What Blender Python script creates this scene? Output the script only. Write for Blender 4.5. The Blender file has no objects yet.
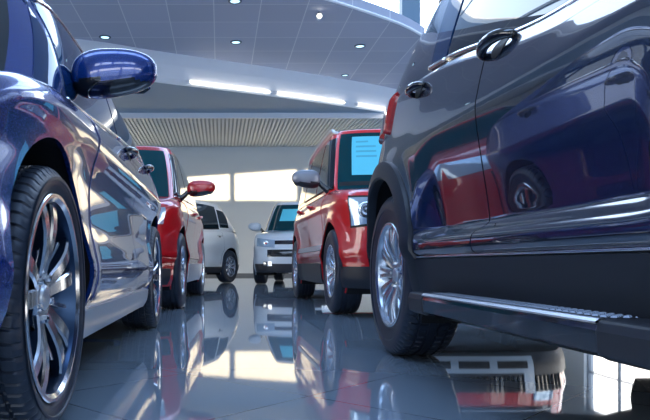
import bpy, math, random
from mathutils import Vector, Matrix
random.seed(4)
sc = bpy.context.scene
COL = sc.collection
PI = math.pi
F, CX, CY, H = 645.0, 220.0, 264.0, 0.42      # focal in px, principal point, eye height

# ------------------------------------------------------------------ materials
def mat(name, color, rough=.5, metal=0., coat=0., coat_rough=.03, spec=.5, emis=None, estr=0., coat_ior=1.5):
    m = bpy.data.materials.new(name); m.use_nodes = True
    b = m.node_tree.nodes['Principled BSDF']
    b.inputs['Base Color'].default_value = (*color, 1)
    b.inputs['Roughness'].default_value = rough
    b.inputs['Metallic'].default_value = metal
    b.inputs['Coat Weight'].default_value = coat
    b.inputs['Coat Roughness'].default_value = coat_rough
    b.inputs['Coat IOR'].default_value = coat_ior
    b.inputs['Specular IOR Level'].default_value = spec
    if emis:
        b.inputs['Emission Color'].default_value = (*emis, 1)
        b.inputs['Emission Strength'].default_value = estr
    return m
def nd(m, t, **kw):
    n = m.node_tree.nodes.new(t)
    for k, v in kw.items(): setattr(n, k, v)
    return n
def paint(name, color, metal=.5, rough=.25, flake=True, coat_ior=1.6):
    m = mat(name, color, rough, metal, 1., .015, coat_ior=coat_ior)
    if flake:   # fine metallic flake in the base layer
        nt = m.node_tree; b = nt.nodes['Principled BSDF']
        tc = nd(m, 'ShaderNodeTexCoord'); v = nd(m, 'ShaderNodeTexVoronoi'); v.inputs['Scale'].default_value = 900
        r = nd(m, 'ShaderNodeMapRange'); r.inputs['To Min'].default_value = rough - .06; r.inputs['To Max'].default_value = rough + .06
        nt.links.new(tc.outputs['Object'], v.inputs['Vector']); nt.links.new(v.outputs['Color'], r.inputs['Value'])
        nt.links.new(r.outputs['Result'], b.inputs['Roughness'])
    return m
def bumpy(m, scale, strength, dist=.002, tex='ShaderNodeTexNoise'):
    nt = m.node_tree; b = nt.nodes['Principled BSDF']
    tc = nd(m, 'ShaderNodeTexCoord'); n = nd(m, tex); n.inputs['Scale'].default_value = scale
    bp = nd(m, 'ShaderNodeBump'); bp.inputs['Strength'].default_value = strength; bp.inputs['Distance'].default_value = dist
    nt.links.new(tc.outputs['Object'], n.inputs['Vector'])
    nt.links.new(n.outputs[0], bp.inputs['Height']); nt.links.new(bp.outputs[0], b.inputs['Normal'])
    return m

M = {}
M['blue'] = paint('blue_metallic_paint', (.003, .040, .26), .4, .24, coat_ior=1.75)
M['slate'] = paint('dark_slate_paint', (.008, .015, .038), .15, .15, False, coat_ior=2.3)
M['red'] = paint('red_paint', (.78, .004, .010), .0, .35, coat_ior=1.55)
M['red_deep'] = paint('deep_red_paint', (.52, .006, .012), .1, .3, coat_ior=1.7)
M['white'] = paint('white_paint', (.62, .72, .80), .0, .35, False, 1.5)
M['white_warm'] = paint('warm_white_paint', (.74, .76, .74), .0, .35, False, 1.5)
M['plastic'] = bumpy(mat('black_plastic', (.017, .022, .032), .42), 600, .15)
M['gloss_black'] = mat('gloss_black', (.008, .009, .012), .08, 0, 1.)
M['well'] = mat('wheel_well_liner', (.008, .009, .011), .85)
M['rubber'] = bumpy(mat('tyre_rubber', (.017, .027, .048), .42), 300, .2)
M['gasket'] = mat('dark_gasket', (.006, .006, .008), .6)
M['silver'] = mat('machined_alloy', (.72, .75, .80), .16, 1.)
M['silver2'] = mat('painted_alloy', (.56, .62, .70), .24, .9)
M['darkalloy'] = mat('dark_alloy', (.03, .06, .12), .3, .8)
M['disc'] = mat('brake_disc_steel', (.35, .38, .42), .3, 1.)
M['chrome'] = mat('chrome', (.86, .87, .88), .06, 1.)
M['satin'] = mat('satin_aluminium', (.62, .65, .70), .36, .8)
M['stud'] = mat('dark_stud_metal', (.22, .24, .28), .35, .6)
M['glass'] = mat('dark_tinted_glass', (.006, .014, .020), .02, 0, .6, .0, coat_ior=1.4, spec=.4)
M['glass_teal'] = mat('teal_tinted_glass', (.002, .045, .062), .03, 0, .0, .0, spec=.22)
M['glass_blue'] = mat('blue_tinted_glass', (.003, .03, .11), .02, 0, .3, .0, coat_ior=1.4, spec=.4)
M['lampglass'] = mat('headlamp_lens', (.45, .62, .78), .08, .35, 1., .0)
M['lampchrome'] = mat('headlamp_reflector', (.85, .9, .95), .12, 1.)
M['taillens'] = mat('tail_lamp_lens', (.55, .006, .01), .08, 0, 1.)
M['amber'] = mat('amber_lens', (.7, .25, .03), .15, 0, 1.)
M['paper'] = mat('printed_sheet', (.12, .68, .86), .6)
M['ink'] = mat('sheet_ink', (.08, .46, .62), .6)
M['greymirror'] = mat('grey_mirror_shell', (.25, .28, .33), .35, .3)
M['mirror'] = mat('mirror_glass', (.8, .85, .9), .02, 1.)
M['wall'] = bumpy(mat('wall_plaster', (.70, .715, .70), .75), 30, .1, .004)
M['wallside'] = mat('side_wall_paint', (.60, .62, .62), .7)
M['band'] = mat('bulkhead_white', (.86, .89, .92), .5)
M['soffit'] = mat('soffit_slate', (.26, .36, .47), .6)
M['slat'] = mat('ceiling_slat_metal', (.62, .66, .68), .5)
M['plenum'] = mat('slat_gap_dark', (.42, .45, .48), .8)
M['base'] = mat('baseboard_dark', (.16, .16, .16), .6)
M['column'] = mat('column_blue_grey', (.07, .14, .21), .5)
M['led'] = mat('led_strip', (1, .95, .85), .5, emis=(1, .93, .80), estr=6.)
M['lamp'] = mat('downlight_lens', (.5, .8, 1.), .2, emis=(.55, .85, 1.), estr=1.4)
M['spot'] = mat('spot_lens', (1, .95, .85), .2, emis=(1, .92, .75), estr=6.)
M['lamptrim'] = mat('downlight_trim', (.05, .09, .14), .3, .5)
M['ground'] = mat('outside_paving', (.30, .30, .30), .9)
M['frame'] = mat('window_frame_grey', (.20, .24, .28), .4)

def grid_mat(name, color, line, scale, width, rot=0, off=(0, 0), rough=.5, spec=.5, vary=.05, mort_rough=None, cloud=0):
    """square tiles laid in real-world metres with thin joints"""
    m = mat(name, color, rough, spec=spec); nt = m.node_tree; b = nt.nodes['Principled BSDF']
    g = nd(m, 'ShaderNodeNewGeometry'); mp = nd(m, 'ShaderNodeMapping'); mp.vector_type = 'POINT'
    mp.inputs['Rotation'].default_value = (0, 0, rot); mp.inputs['Location'].default_value = (off[0], off[1], 0)
    nt.links.new(g.outputs['Position'], mp.inputs['Vector'])
    br = nd(m, 'ShaderNodeTexBrick'); br.offset = 0; br.squash = 1
    br.inputs['Scale'].default_value = 1; br.inputs['Brick Width'].default_value = scale; br.inputs['Row Height'].default_value = scale
    br.inputs['Mortar Size'].default_value = width; br.inputs['Mortar Smooth'].default_value = .2; br.inputs['Bias'].default_value = 0
    c2 = tuple(max(0, c * (1 - vary)) for c in color)
    br.inputs['Color1'].default_value = (*color, 1); br.inputs['Color2'].default_value = (*c2, 1); br.inputs['Mortar'].default_value = (*line, 1)
    nt.links.new(mp.outputs[0], br.inputs['Vector']); nt.links.new(br.outputs['Color'], b.inputs['Base Color'])
    return m
M['floor'] = grid_mat('polished_floor_tiles', (.225, .285, .345), (.10, .12, .14), .6, .0026, PI / 4, (0.05, .15), .03, .9, .04)
M['floor'].node_tree.nodes['Principled BSDF'].inputs['IOR'].default_value = 1.75
M['tiles'] = grid_mat('ceiling_panels', (.43, .46, .56), (.66, .68, .70), .905, .010, 0, (.12, .3), .65, .3, .08)

# ------------------------------------------------------------------ object helpers
def link(o, parent=None):
    COL.objects.link(o)
    if parent is not None: o.parent = parent
    return o
def mesh(name, verts, faces, mats, parent=None, smooth=True, mi=None, merge=0):
    me = bpy.data.meshes.new(name); me.from_pydata([tuple(v) for v in verts], [], faces)
    if not isinstance(mats, (list, tuple)): mats = [mats]
    for m in mats: me.materials.append(m)
    if mi: me.polygons.foreach_set('material_index', mi)
    me.polygons.foreach_set('use_smooth', [smooth] * len(me.polygons))
    me.update()
    import bmesh
    bm = bmesh.new(); bm.from_mesh(me)
    if merge: bmesh.ops.remove_doubles(bm, verts=bm.verts, dist=merge)
    bmesh.ops.recalc_face_normals(bm, faces=bm.faces); bm.to_mesh(me); bm.free()
    return link(bpy.data.objects.new(name, me), parent)
def empty(name, loc, rz, label, cat, group=None):
    o = bpy.data.objects.new(name, None); o.empty_display_size = .2; link(o)
    o.location = loc; o.rotation_euler = (0, 0, rz); o['label'] = label; o['category'] = cat
    if group: o['group'] = group
    return o
class MB:
    def __init__(s): s.v = []; s.f = []; s.mi = []
    def add(s, vs, fs, k=0):
        n = len(s.v); s.v += [tuple(v) for v in vs]; s.f += [tuple(i + n for i in f) for f in fs]; s.mi += [k] * len(fs)
    def box(s, a, b, k=0):
        x0, y0, z0 = a; x1, y1, z1 = b
        s.add([(x0,y0,z0),(x1,y0,z0),(x1,y1,z0),(x0,y1,z0),(x0,y0,z1),(x1,y0,z1),(x1,y1,z1),(x0,y1,z1)],
              [(0,3,2,1),(4,5,6,7),(0,1,5,4),(1,2,6,5),(2,3,7,6),(3,0,4,7)], k)
    def prism(s, pts, z0, z1, k=0):
        n = len(pts); s.add([(x, y, z0) for x, y in pts] + [(x, y, z1) for x, y in pts],
              [tuple(range(n))[::-1], tuple(range(n, 2*n))] + [(i, (i+1) % n, n+(i+1) % n, n+i) for i in range(n)], k)
    def grid(s, P, k=0, loop_u=False, loop_v=False):
        nu, nv = len(P), len(P[0]); vs = [p for r in P for p in r]; fs = []
        for i in range(nu if loop_u else nu-1):
            for j in range(nv if loop_v else nv-1):
                i2, j2 = (i+1) % nu, (j+1) % nv
                fs.append((i*nv+j, i2*nv+j, i2*nv+j2, i*nv+j2))
        s.add(vs, fs, k)
    def tube(s, pts, r, k=0, n=8, caps=True):
        P = []; pts = [Vector(p) for p in pts]
        for i, p in enumerate(pts):
            d = (pts[min(i+1, len(pts)-1)] - pts[max(i-1, 0)]).normalized()
            a = Vector((0, 0, 1)) if abs(d.z) < .9 else Vector((1, 0, 0))
            u = d.cross(a).normalized(); w = d.cross(u)
            rr = r[i] if isinstance(r, (list, tuple)) else r
            P.append([p + rr*(math.cos(2*PI*j/n)*u + math.sin(2*PI*j/n)*w) for j in range(n)])
        s.grid(P, k, loop_v=True)
        if caps:
            m = len(s.v); s.f += [tuple(range(m-n, m)), tuple(range(m-len(pts)*n, m-len(pts)*n+n))[::-1]]; s.mi += [k, k]
    def build(s, name, mats, parent=None, smooth=False, merge=0): return mesh(name, s.v, s.f, mats, parent, smooth, s.mi, merge)
def sm(x): x = max(0., min(1., x)); return x*x*(3-2*x)
def bevel(o, w=.004, seg=2):
    md = o.modifiers.new('bevel', 'BEVEL'); md.width = w; md.segments = seg; md.limit_method = 'ANGLE'; md.angle_limit = .6
    return o
def interp(pts):
    """monotone cubic through (x, y) points"""
    xs = [p[0] for p in pts]; ys = [p[1] for p in pts]; n = len(xs)
    if n == 1: return lambda x: ys[0]
    d = [(ys[i+1]-ys[i])/(xs[i+1]-xs[i]) for i in range(n-1)]
    m = [d[0]] + [0 if d[i-1]*d[i] <= 0 else 2*d[i-1]*d[i]/(d[i-1]+d[i]) for i in range(1, n-1)] + [d[-1]]
    def f(x):
        if x <= xs[0]: return ys[0]
        if x >= xs[-1]: return ys[-1]
        i = 0
        while x > xs[i+1]: i += 1
        h = xs[i+1]-xs[i]; t = (x-xs[i])/h
        return ys[i]*(2*t**3-3*t*t+1) + h*m[i]*(t**3-2*t*t+t) + ys[i+1]*(3*t*t-2*t**3) + h*m[i+1]*(t**3-t*t)
    return f
def lathe(prof, n, ang=None):
    """profile of (x, r) turned about the x axis"""
    return [[(x, r*math.cos(2*PI*j/n), r*math.sin(2*PI*j/n)) for (x, r) in prof] for j in range(n)]

# ------------------------------------------------------------------ wheels
def build_wheel(parent, R, width, rim, style, hi=True):
    """outer face looks to +x, centre at origin; wheel (tyre) > rim, brake_disc, centre_cap"""
    w = width/2; b = MB()
    prof = [(-w*.78, rim-.012), (-w*.9, rim+.004), (-w*1.0, rim+(R-rim)*.35), (-w*1.02, rim+(R-rim)*.6), (-w*.95, R-.022), (-w*.86, R-.009)]
    g = .0075; gr = []
    for c in (-.52, -.18, .18, .52):
        gr += [(w*(c-.055), R-.0015), (w*(c-.045), R-.0015-g), (w*(c+.045), R-.0015-g), (w*(c+.055), R-.0015)]
    prof += [(-w*.78, R-.004)] + gr + [(w*.78, R-.004), (w*.86, R-.009), (w*.95, R-.022), (w*1.0, R-.035), (w*1.02, rim+(R-rim)*.6), (w*1.02, rim+(R-rim)*.5), (w*.985, rim+(R-rim)*.46), (w*.98, rim+(R-rim)*.34), (w*.93, rim+.010), (w*.84, rim+.002), (w*.78, rim-.012)]
    if hi:
        pitch = 64; angs = []
        for i in range(pitch):
            a = 2*PI*i/pitch; d = 2*PI/pitch
            angs += [(a, 0), (a+d*.10, 1), (a+d*.20, 1), (a+d*.30, 0), (a+d*.65, 0)]
        P = []
        for a, cut in angs:
            row = []
            for (x, r) in prof:
                if cut and r > R-.012 and abs(x) > w*.22: r -= .0055
                aa = a + .05*(x/w)*(1 if x > 0 else -1)*(1 if r > R-.03 else 0)
                row.append((x, r*math.cos(aa), r*math.sin(aa)))
            P.append(row)
    else: P = lathe(prof, 56)
    b.grid(P, loop_u=True)
    tyre = b.build('wheel', M['rubber'], parent, smooth=True)
    tyre.data.polygons.foreach_set('use_smooth', [not hi or True]*len(tyre.data.polygons))
    md = tyre.modifiers.new('e', 'EDGE_SPLIT'); md.split_angle = .6
    # rim
    n = 72 if hi else 40
    face = {'twin5': 'darkalloy', 'multi': 'silver2', 'ten': 'silver2', 'five': 'silver2'}[style]
    s = MB()
    lip = [(w*.80, rim-.014), (w*.90, rim-.002), (w*.93, rim+.004), (w*.955, rim+.001), (w*.955, rim-.008), (w*.88, rim-.018), (w*.5, rim-.03), (0, rim-.045), (-w*.8, rim-.045), (-w*.85, rim)]
    s.grid(lathe(lip[:6], n), 0, loop_u=True); s.grid(lathe(lip[5:], n), 1, loop_u=True)
    xo = w*.80; xh = w*.62
    def spoke(a0, a1, w0, w1, dep=.045, r0=.05, r1=None, bow=.012):
        r1 = r1 or rim-.016; K = 7; rows = []
        for i in range(K):
            t = i/(K-1); r = r0+(r1-r0)*t; a = a0+(a1-a0)*t; hw = (w0+(w1-w0)*t)/2
            x = xh+(xo-xh)*sm(t*1.1) + bow*math.sin(PI*t)
            c, q = math.cos(a), math.sin(a)
            ring = []
            for (dx, dw) in ((0, -hw*.78), (0, hw*.78), (-.006, hw), (-dep*(1-.4*t), hw*.8), (-dep*(1-.4*t), -hw*.8), (-.006, -hw)):
                ring.append((x+dx, r*c - dw*q, r*q + dw*c))
            rows.append(ring)
        nv = len(s.v); s.v += [p for r_ in rows for p in r_]
        for i in range(K-1):
            for j in range(6):
                j2 = (j+1) % 6; s.f.append((nv+i*6+j, nv+(i+1)*6+j, nv+(i+1)*6+j2, nv+i*6+j2)); s.mi.append(0 if j in (0, 1, 5) else 1)
    if style == 'twin5':
        for k in range(5):
            a = 2*PI*k/5 + PI/2
            for sg in (-1, 1):
                spoke(a+sg*.16, a+sg*.21, .038, .046, r0=.045)
            spoke(a+PI/5, a+PI/5, .020, .012, r0=.05, r1=rim*.62, bow=-.01)
    elif style == 'multi':
        for k in range(7):
            a = 2*PI*k/7 + .3
            spoke(a-.09, a-.10, .022, .020); spoke(a+.09, a+.10, .022, .020)
            spoke(a+PI/7, a+PI/7, .016, .036, bow=.004)
    elif style == 'ten':
        for k in range(10): spoke(2*PI*k/10, 2*PI*k/10+.05, .026, .032)
    else:
        for k in range(5):
            a = 2*PI*k/5+.2; spoke(a-.13, a-.10, .034, .030); spoke(a+.13, a+.10, .034, .030)
    hub = [(xh-.05, .078), (xh-.006, .078), (xh+.002, .070), (xh+.002, .036), (xh-.012, .034), (xh-.012, 0.001)]
    s.grid(lathe(hub, 30), 0, loop_u=True)
    for k in range(5):
        a = 2*PI*k/5 + PI/2 + PI/5; cy, cz = .056*math.cos(a), .056*math.sin(a)
        s.tube([(xh-.01, cy, cz), (xh+.010, cy, cz), (xh+.013, cy, cz)], [.010, .010, .006], 2, 6)
    r_ = s.build('rim', [M['silver'] if style == 'twin5' else M[face], M['darkalloy'] if style == 'twin5' else M[face], M['chrome']], tyre, smooth=True)
    md = r_.modifiers.new('e', 'EDGE_SPLIT'); md.split_angle = .5
    c = MB(); c.grid(lathe([(xh-.012, .033), (xh+.006, .032), (xh+.010, .026), (xh+.011, .001)], 24), loop_u=True)
    c.build('centre_cap', M['satin'], tyre, smooth=True)
    d = MB(); x = -w*.1
    d.grid(lathe([(x, .001), (x+.03, .07), (x+.005, .09), (x+.005, rim*.78), (x-.015, rim*.78), (x-.015, .07)], 48), loop_u=True)
    d.grid(lathe([(-w*.7, rim-.05), (-w*.72, .001)], 40), 1, loop_u=True)
    d.build('brake_disc', [M['disc'], M['well']], tyre)
    if hi:
        c = MB(); P = []
        for i in range(9):
            a = PI*.78 + .95*i/8
            P.append([(x+xx, rr*math.cos(a), rr*math.sin(a)) for xx, rr in ((-.03, rim*.55), (.035, rim*.55), (.045, rim*.7), (.035, rim*.86), (-.03, rim*.86))])
        c.grid(P, loop_v=True); c.build('brake_calliper', M['darkalloy'], tyre)
    return tyre
def copy_tree(o, parent=None):
    c = o.copy(); COL.objects.link(c); c.parent = parent
    for ch in list(o.children): copy_tree(ch, c)
    return c

# ------------------------------------------------------------------ car body
class Car:
    """local frame: nose towards -y, x lateral, z up, origin on the ground midway between the axles"""
    def __init__(s, **k):
        s.__dict__.update(dict(wb=2.6, fo=.85, ro=.85, W=.9, zb=.2, nf=3.0, nr=3.2, rs=.05, crown=.03, flare=.02, flw=.07, R=.33, Ra=.385,
            scal=None, scalwin=None, hi=1., gn=2.7, glf=.55, glr=.5, roofcrown=.05, groof=.05))
        s.__dict__.update(k)
        s.ymf = -s.wb/2 + .05; s.ymr = s.wb/2 - .05
        s.zbf = interp(s.zbline) if hasattr(s, 'zbline') else (lambda y: s.zb); s.top = interp(s.topline); s.d = interp(s.prof); s.fs = interp(s.fshift); s.rsh = interp(s.rshift)
        s.sc = interp(s.scal) if s.scal else None; s.sw = interp(s.scalwin) if s.scalwin else None
        s.Lf = s.fo + .05; s.Lr = s.ro + .05
        s.az = s.R + .01
        s.belt = interp(s.beltline); s.roof = interp(s.roofline); s.gw = interp(s.gwidth)
        s.root = empty('car', (*s.loc, 0), s.rz, s.label, 'car')
    # p: -1 nose centre .. 0 .. 1 .. 2 tail centre
    def plan(s, p):
        if p < 0:
            a = -p*PI/2; c = max(math.cos(a), 0)**(2/s.nf); q = math.sin(a)**(2/s.nf)
            return s.ymf - s.Lf*q, c, q*q, 0
        if p > 1:
            a = (p-1)*PI/2; c = max(math.cos(a), 0)**(2/s.nr); q = math.sin(a)**(2/s.nr)
            return s.ymr + s.Lr*q, c, 0, q*q
        return s.ymf + (s.ymr-s.ymf)*p, 1., 0, 0
    def p_of_y(s, y):
        if y < s.ymf: return -math.asin(min(1, (s.ymf-y)/s.Lf)**(s.nf/2))/(PI/2)
        if y > s.ymr: return 1+math.asin(min(1, (y-s.ymr)/s.Lr)**(s.nr/2))/(PI/2)
        return (y-s.ymf)/(s.ymr-s.ymf)
    def skin(s, p, z, sg=1):
        y, c, wf, wr = s.plan(p)
        d = s.d(z)
        if s.sc: d += s.sc(z)*s.sw(y)
        x = c*(s.W - d)
        for ya in (-s.wb/2, s.wb/2):
            r = math.hypot(y-ya, z-s.az); x += s.flare*math.exp(-((r-s.Ra)/s.flw)**2)*(1 if z < s.top(y)-.02 else .5)
        zt = s.top(y) - s.rs
        if z > zt:      # rounded shoulder
            k = min(1, (z-zt)/s.rs); x -= c*s.rs*1.1*(1-math.sqrt(max(0, 1-k*k)))
        return Vector((sg*x, y + s.fs(z)*wf - s.rsh(z)*wr, z))
    def side(s, y, z, sg=1):
        yc = y
        for _ in range(5):
            P = s.skin(s.p_of_y(yc), z, sg); e = P.y - y
            if abs(e) < 2e-4: break
            yc -= e
        return P
    def pf(s, u, z, sg, off): return s._off(lambda a, b: s.skin(a, b, sg), u, z, off, .004, .004)
    @staticmethod
    def _off(fn, a, b, off, ea, eb):
        P = fn(a, b)
        if not off: return P
        n = (fn(a+ea, b)-fn(a-ea, b)).cross(fn(a, b+eb)-fn(a, b-eb))
        if n.length < 1e-12: n = Vector((0, -1, 0))
        n.normalize()
        return P, n
    def offs(s, fn, a, b, off, ea=.004, eb=.004):
        P = fn(a, b); n = (fn(a+ea, b)-fn(a-ea, b)).cross(fn(a, b+eb)-fn(a, b-eb))
        if n.length < 1e-12: n = Vector((0, -1, 0))
        n.normalize()
        c = Vector((0, 0, P.z*.8))
        if n.dot(P-c) < 0: n = -n
        return P + n*off
    def patch(s, name, fn, dom, nu, nv, off, m, parent=None, rim=.006, extra=None):
        """fn(a,b)->point on a skin; dom(u,v)->(a,b); raised sheet with closed rim"""
        b = MB(); P = [[s.offs(fn, *dom(i/nu, j/nv), off) for j in range(nv+1)] for i in range(nu+1)]
        b.grid(P)
        ed = [(i, 0) for i in range(nu+1)] + [(nu, j) for j in range(1, nv+1)] + [(i, nv) for i in range(nu-1, -1, -1)] + [(0, j) for j in range(nv-1, 0, -1)]
        A = [P[i][j] for i, j in ed]; B = [s.offs(fn, *dom(i/nu, j/nv), off-rim) for i, j in ed]
        n0 = len(b.v); N = len(ed); b.v += [tuple(v) for v in A+B]
        for i in range(N): b.f.append((n0+i, n0+(i+1) % N, n0+N+(i+1) % N, n0+N+i)); b.mi.append(0)
        me = mesh(name, b.v, b.f, m, parent or s.root, True, b.mi)
        return me
    # greenhouse skin; q like p, h 0..1 belt..roof
    def gskin(s, q, h, sg=1):
        hh = max(-.1, min(1.05, h))
        yF = s.gF[0]+(s.gF[1]-s.gF[0])*hh; yR = s.gR[0]+(s.gR[1]-s.gR[0])*hh
        k = 1 - .25*hh
        w = s.gw(hh)
        if q < 0:
            a = -q*PI/2; c = max(math.cos(a), 0)**(2/s.gn); y = yF+s.glf*k - s.glf*k*math.sin(a)**(2/s.gn)
        elif q > 1:
            a = (q-1)*PI/2; c = max(math.cos(a), 0)**(2/s.gn); y = yR-s.glr*k + s.glr*k*math.sin(a)**(2/s.gn)
        else:
            c = 1; y = yF+s.glf*k + (yR-s.glr*k-yF-s.glf*k)*q
        zb_ = s.belt(y)-.02; zr = s.roof(y)
        return Vector((sg*c*w, y, zb_+(zr-zb_)*h))
    def q_of(s, y, h):
        hh = max(0, min(1, h)); k = 1-.25*hh
        yF = s.gF[0]+(s.gF[1]-s.gF[0])*hh; yR = s.gR[0]+(s.gR[1]-s.gR[0])*hh
        a, b = yF+s.glf*k, yR-s.glr*k
        if y < a: return -math.asin(min(1, (a-y)/(s.glf*k))**(s.gn/2))/(PI/2)
        if y > b: return 1+math.asin(min(1, (y-b)/(s.glr*k))**(s.gn/2))/(PI/2)
        return (y-a)/(b-a)
    def build_body(s):
        R = s.root; hi = s.hi
        nm = int(90*hi); na = int(34*hi); nz = int(46*hi); nt = int(12*hi)
        def arc(n):     # even steps along the flank, then even turns round the corner
            K = na; q = [i/K*.86 for i in range(K)]; a = [math.asin(v**(n/2))/(PI/2) for v in q]; e = math.asin(.86**(n/2))/(PI/2)
            return a + [e+(1-e)*i/K for i in range(K+1)]
        ps = [-v for v in arc(s.nf)[:0:-1]] + [i/nm for i in range(nm)] + [1+v for v in arc(s.nr)]
        b = MB()
        for sg in (1, -1):
            P = []; us = [i/nz for i in range(nz+1)]; tri = []
            for p in ps:
                y, c, wf, wr = s.plan(p); zt = s.top(y); row = []
                z_ = s.zbf(y)
                for u in us: row.append(s.skin(p, z_+(zt-s.rs-z_)*u, sg))
                for k in range(1, 7):
                    row.append(s.skin(p, zt-s.rs+s.rs*math.sin(k*PI/12), sg))
                e = row[-1].copy()
                for k in range(1, nt+1):
                    f = 1-k/nt; row.append(Vector((e.x*f, e.y, zt + s.crown*c*(1-f*f))))
                P.append(row)
            # wheel arches: snap grid points to the arch circle, drop what lies inside
            nu, nv = len(P), len(P[0]); kill = set()
            dist = lambda v, ya: math.hypot(v.y-ya, v.z-s.az)-s.Ra
            for ya in (-s.wb/2, s.wb/2):
                cand = set()
                for i in range(nu):
                    for j in range(min(nz+1, nv)):
                        v = P[i][j]
                        if abs(v.y-ya) > s.Ra+.15: continue
                        d0 = dist(v, ya)
                        for (i2, j2) in ((i+1, j), (i, j+1)):
                            if i2 < nu and j2 < nz+1:
                                d1 = dist(P[i2][j2], ya)
                                if (d0 < 0) != (d1 < 0): cand.add((i, j) if abs(d0) < abs(d1) else (i2, j2))
                for (i, j) in cand:
                    v = P[i][j]; a = math.atan2(v.z-s.az, v.y-ya)
                    y, z = ya+s.Ra*math.cos(a), s.az+s.Ra*math.sin(a)
                    if z > s.zb-.001: P[i][j] = s.side(y, z, sg)
                    else:
                        yy = ya + math.copysign(math.sqrt(max(0, s.Ra**2-(s.zb-s.az)**2)), v.y-ya); P[i][j] = s.side(yy, s.zb, sg)
                for i in range(nu-1):
                    for j in range(nz):
                        qv = (P[i][j], P[i+1][j], P[i+1][j+1], P[i][j+1]); ds = [dist(v, ya) for v in qv]
                        if min(ds) < -.0012 or (max(ds) < .0012 and dist(sum(qv, Vector())/4, ya) < 0):
                            kill.add((i, j)); ids = ((i, j), (i+1, j), (i+1, j+1), (i, j+1))
                            good = [q for q, e1 in zip(ids, ds) if e1 >= -.0012]
                            if len(good) == 3 and max(ds) > .0012: tri.append(good)
            vs = [v for r in P for v in r]; fs = []
            for i in range(nu-1):
                for j in range(nv-1):
                    if (i, j) not in kill: fs.append((i*nv+j, (i+1)*nv+j, (i+1)*nv+j+1, i*nv+j+1))
            fs += [tuple(i*nv+j for i, j in t) for t in tri]
            b.add(vs, fs)
        o = b.build('body', s.paint, R, smooth=True, merge=.0004); s.body = o
        # wells and underbody
        for sg in (1, -1):
            for ya in (-s.wb/2, s.wb/2):
                w = MB(); P = []
                for i in range(33):
                    a = -.45 + (PI+.9)*i/32; y, z = ya+s.Ra*math.cos(a), s.az+s.Ra*math.sin(a)
                    e = s.side(y, max(z, s.zb), sg)
                    xe = abs(e.x)
                    P.append([(sg*xe, y, z), (sg*(xe-.012), y+.0*math.cos(a), z), (sg*(xe-.014), ya+(s.Ra+.02)*math.cos(a), s.az+(s.Ra+.02)*math.sin(a)), (sg*(xe-.34), ya+(s.Ra+.02)*math.cos(a), s.az+(s.Ra+.02)*math.sin(a)), (sg*(xe-.34), ya, s.az)])
                w.grid(P, 0)
                for q in range(len(w.f)): w.mi[q] = 1 if q % 4 else 0
                w.build('wheel_well', [s.paint, M['well']], R)
        u = MB(); yA, yB = -s.wb/2-s.fo*.7, s.wb/2+(s.ro*.7 if not hasattr(s, 'zbline') else 0)
        u.box((-.5, yA, s.zb+.0), (.5, yB, s.zb+.08)); u.box((-s.W+.1, -s.wb/2+s.Ra+.03, s.zb), (s.W-.1, s.wb/2-s.Ra-.03, s.zb+.06))
        u.build('underbody', M['well'], R)
        # greenhouse shell
        g = MB(); nq = int(22*hi); nmid = int(30*hi); nh = int(18*hi)
        qs = [-1+i/nq for i in range(nq)] + [i/nmid for i in range(nmid)] + [1+i/nq for i in range(nq+1)]
        for sg in (1, -1):
            P = []
            for q in qs:
                row = [s.gskin(q, h, sg) for h in [i/nh for i in range(nh+1)]]
                t = row[-1]; yc = (s.gF[1]+s.gR[1])/2; base = t.copy()
                K = 12
                for k in range(1, K+1):
                    f = k/K; f2 = math.sin(f*PI/2) if k < K else 1
                    e = (1-math.cos(f*PI/2))          # slide inwards
                    P_ = Vector((base.x*(1-e), base.y+(yc-base.y)*e, s.roof(base.y+(yc-base.y)*e)+s.roofcrown*math.sqrt(max(0,1-(1-e)**3))*1.0))
                    row.append(P_)
                P.append(row)
            g.grid(P)
        s.cab = g.build('roof_and_pillars', s.roofmat if hasattr(s, 'roofmat') else s.paint, R, smooth=True, merge=.0004)
    def windscreen(s, m, q1=-.36, h0=.06, h1=.93, off=.004, wheel=True):
        nu = 26
        def fn(a, b): # a -1..1 lateral across the centre
            q = -1+abs(a)*(1+q1); return s.gskin(q, b, 1 if a >= 0 else -1)
        P = s.patch('windscreen', fn, lambda u, v: ((u-.5)*2, h0+(h1-h0)*v), nu, 10, off, m, rim=.01)
        return P
    def backlight(s, m, q1=1.36, h0=.1, h1=.9):
        def fn(a, b): return s.gskin(2-abs(a)*(2-q1), b, 1 if a >= 0 else -1)
        return s.patch('rear_window', fn, lambda u, v: ((u-.5)*2, h0+(h1-h0)*v), 20, 8, .004, m, rim=.01)
    def sidewin(s, name, ya, yb, h0, h1, m, sg, off=.004, trim=None, trimw=.012, trimoff=.006):
        """ya(h), yb(h): fore and aft edges of the pane"""
        fn = lambda y, h: s.gskin(s.q_of(y, h), h, sg)
        dom = lambda u, v: ((lambda h: (ya(h)+(yb(h)-ya(h))*u, h))(h0(u)+(h1(u)-h0(u))*v))
        o = s.patch(name, fn, dom, 20, 8, off, m, rim=.008)
        if trim:
            t = MB()
            for edge, thick in trim:
                L = {'bottom': [(i/24, 0) for i in range(25)], 'top': [(i/24, 1) for i in range(25)], 'front': [(0, i/10) for i in range(11)], 'rear': [(1, i/10) for i in range(11)]}[edge]
                pts = [s.offs(fn, *dom(*q), trimoff) for q in L]
                t.tube(pts, thick, 0, 8)
            t.build('window_trim', s.trimmat, o, smooth=True)
        return o
    def sidepatch(s, name, dom, nu, nv, off, m, sg, parent=None, rim=.006):
        fn = lambda y, z: s.side(y, z, sg)
        return s.patch(name, fn, dom, nu, nv, off, m, parent, rim)
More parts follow.
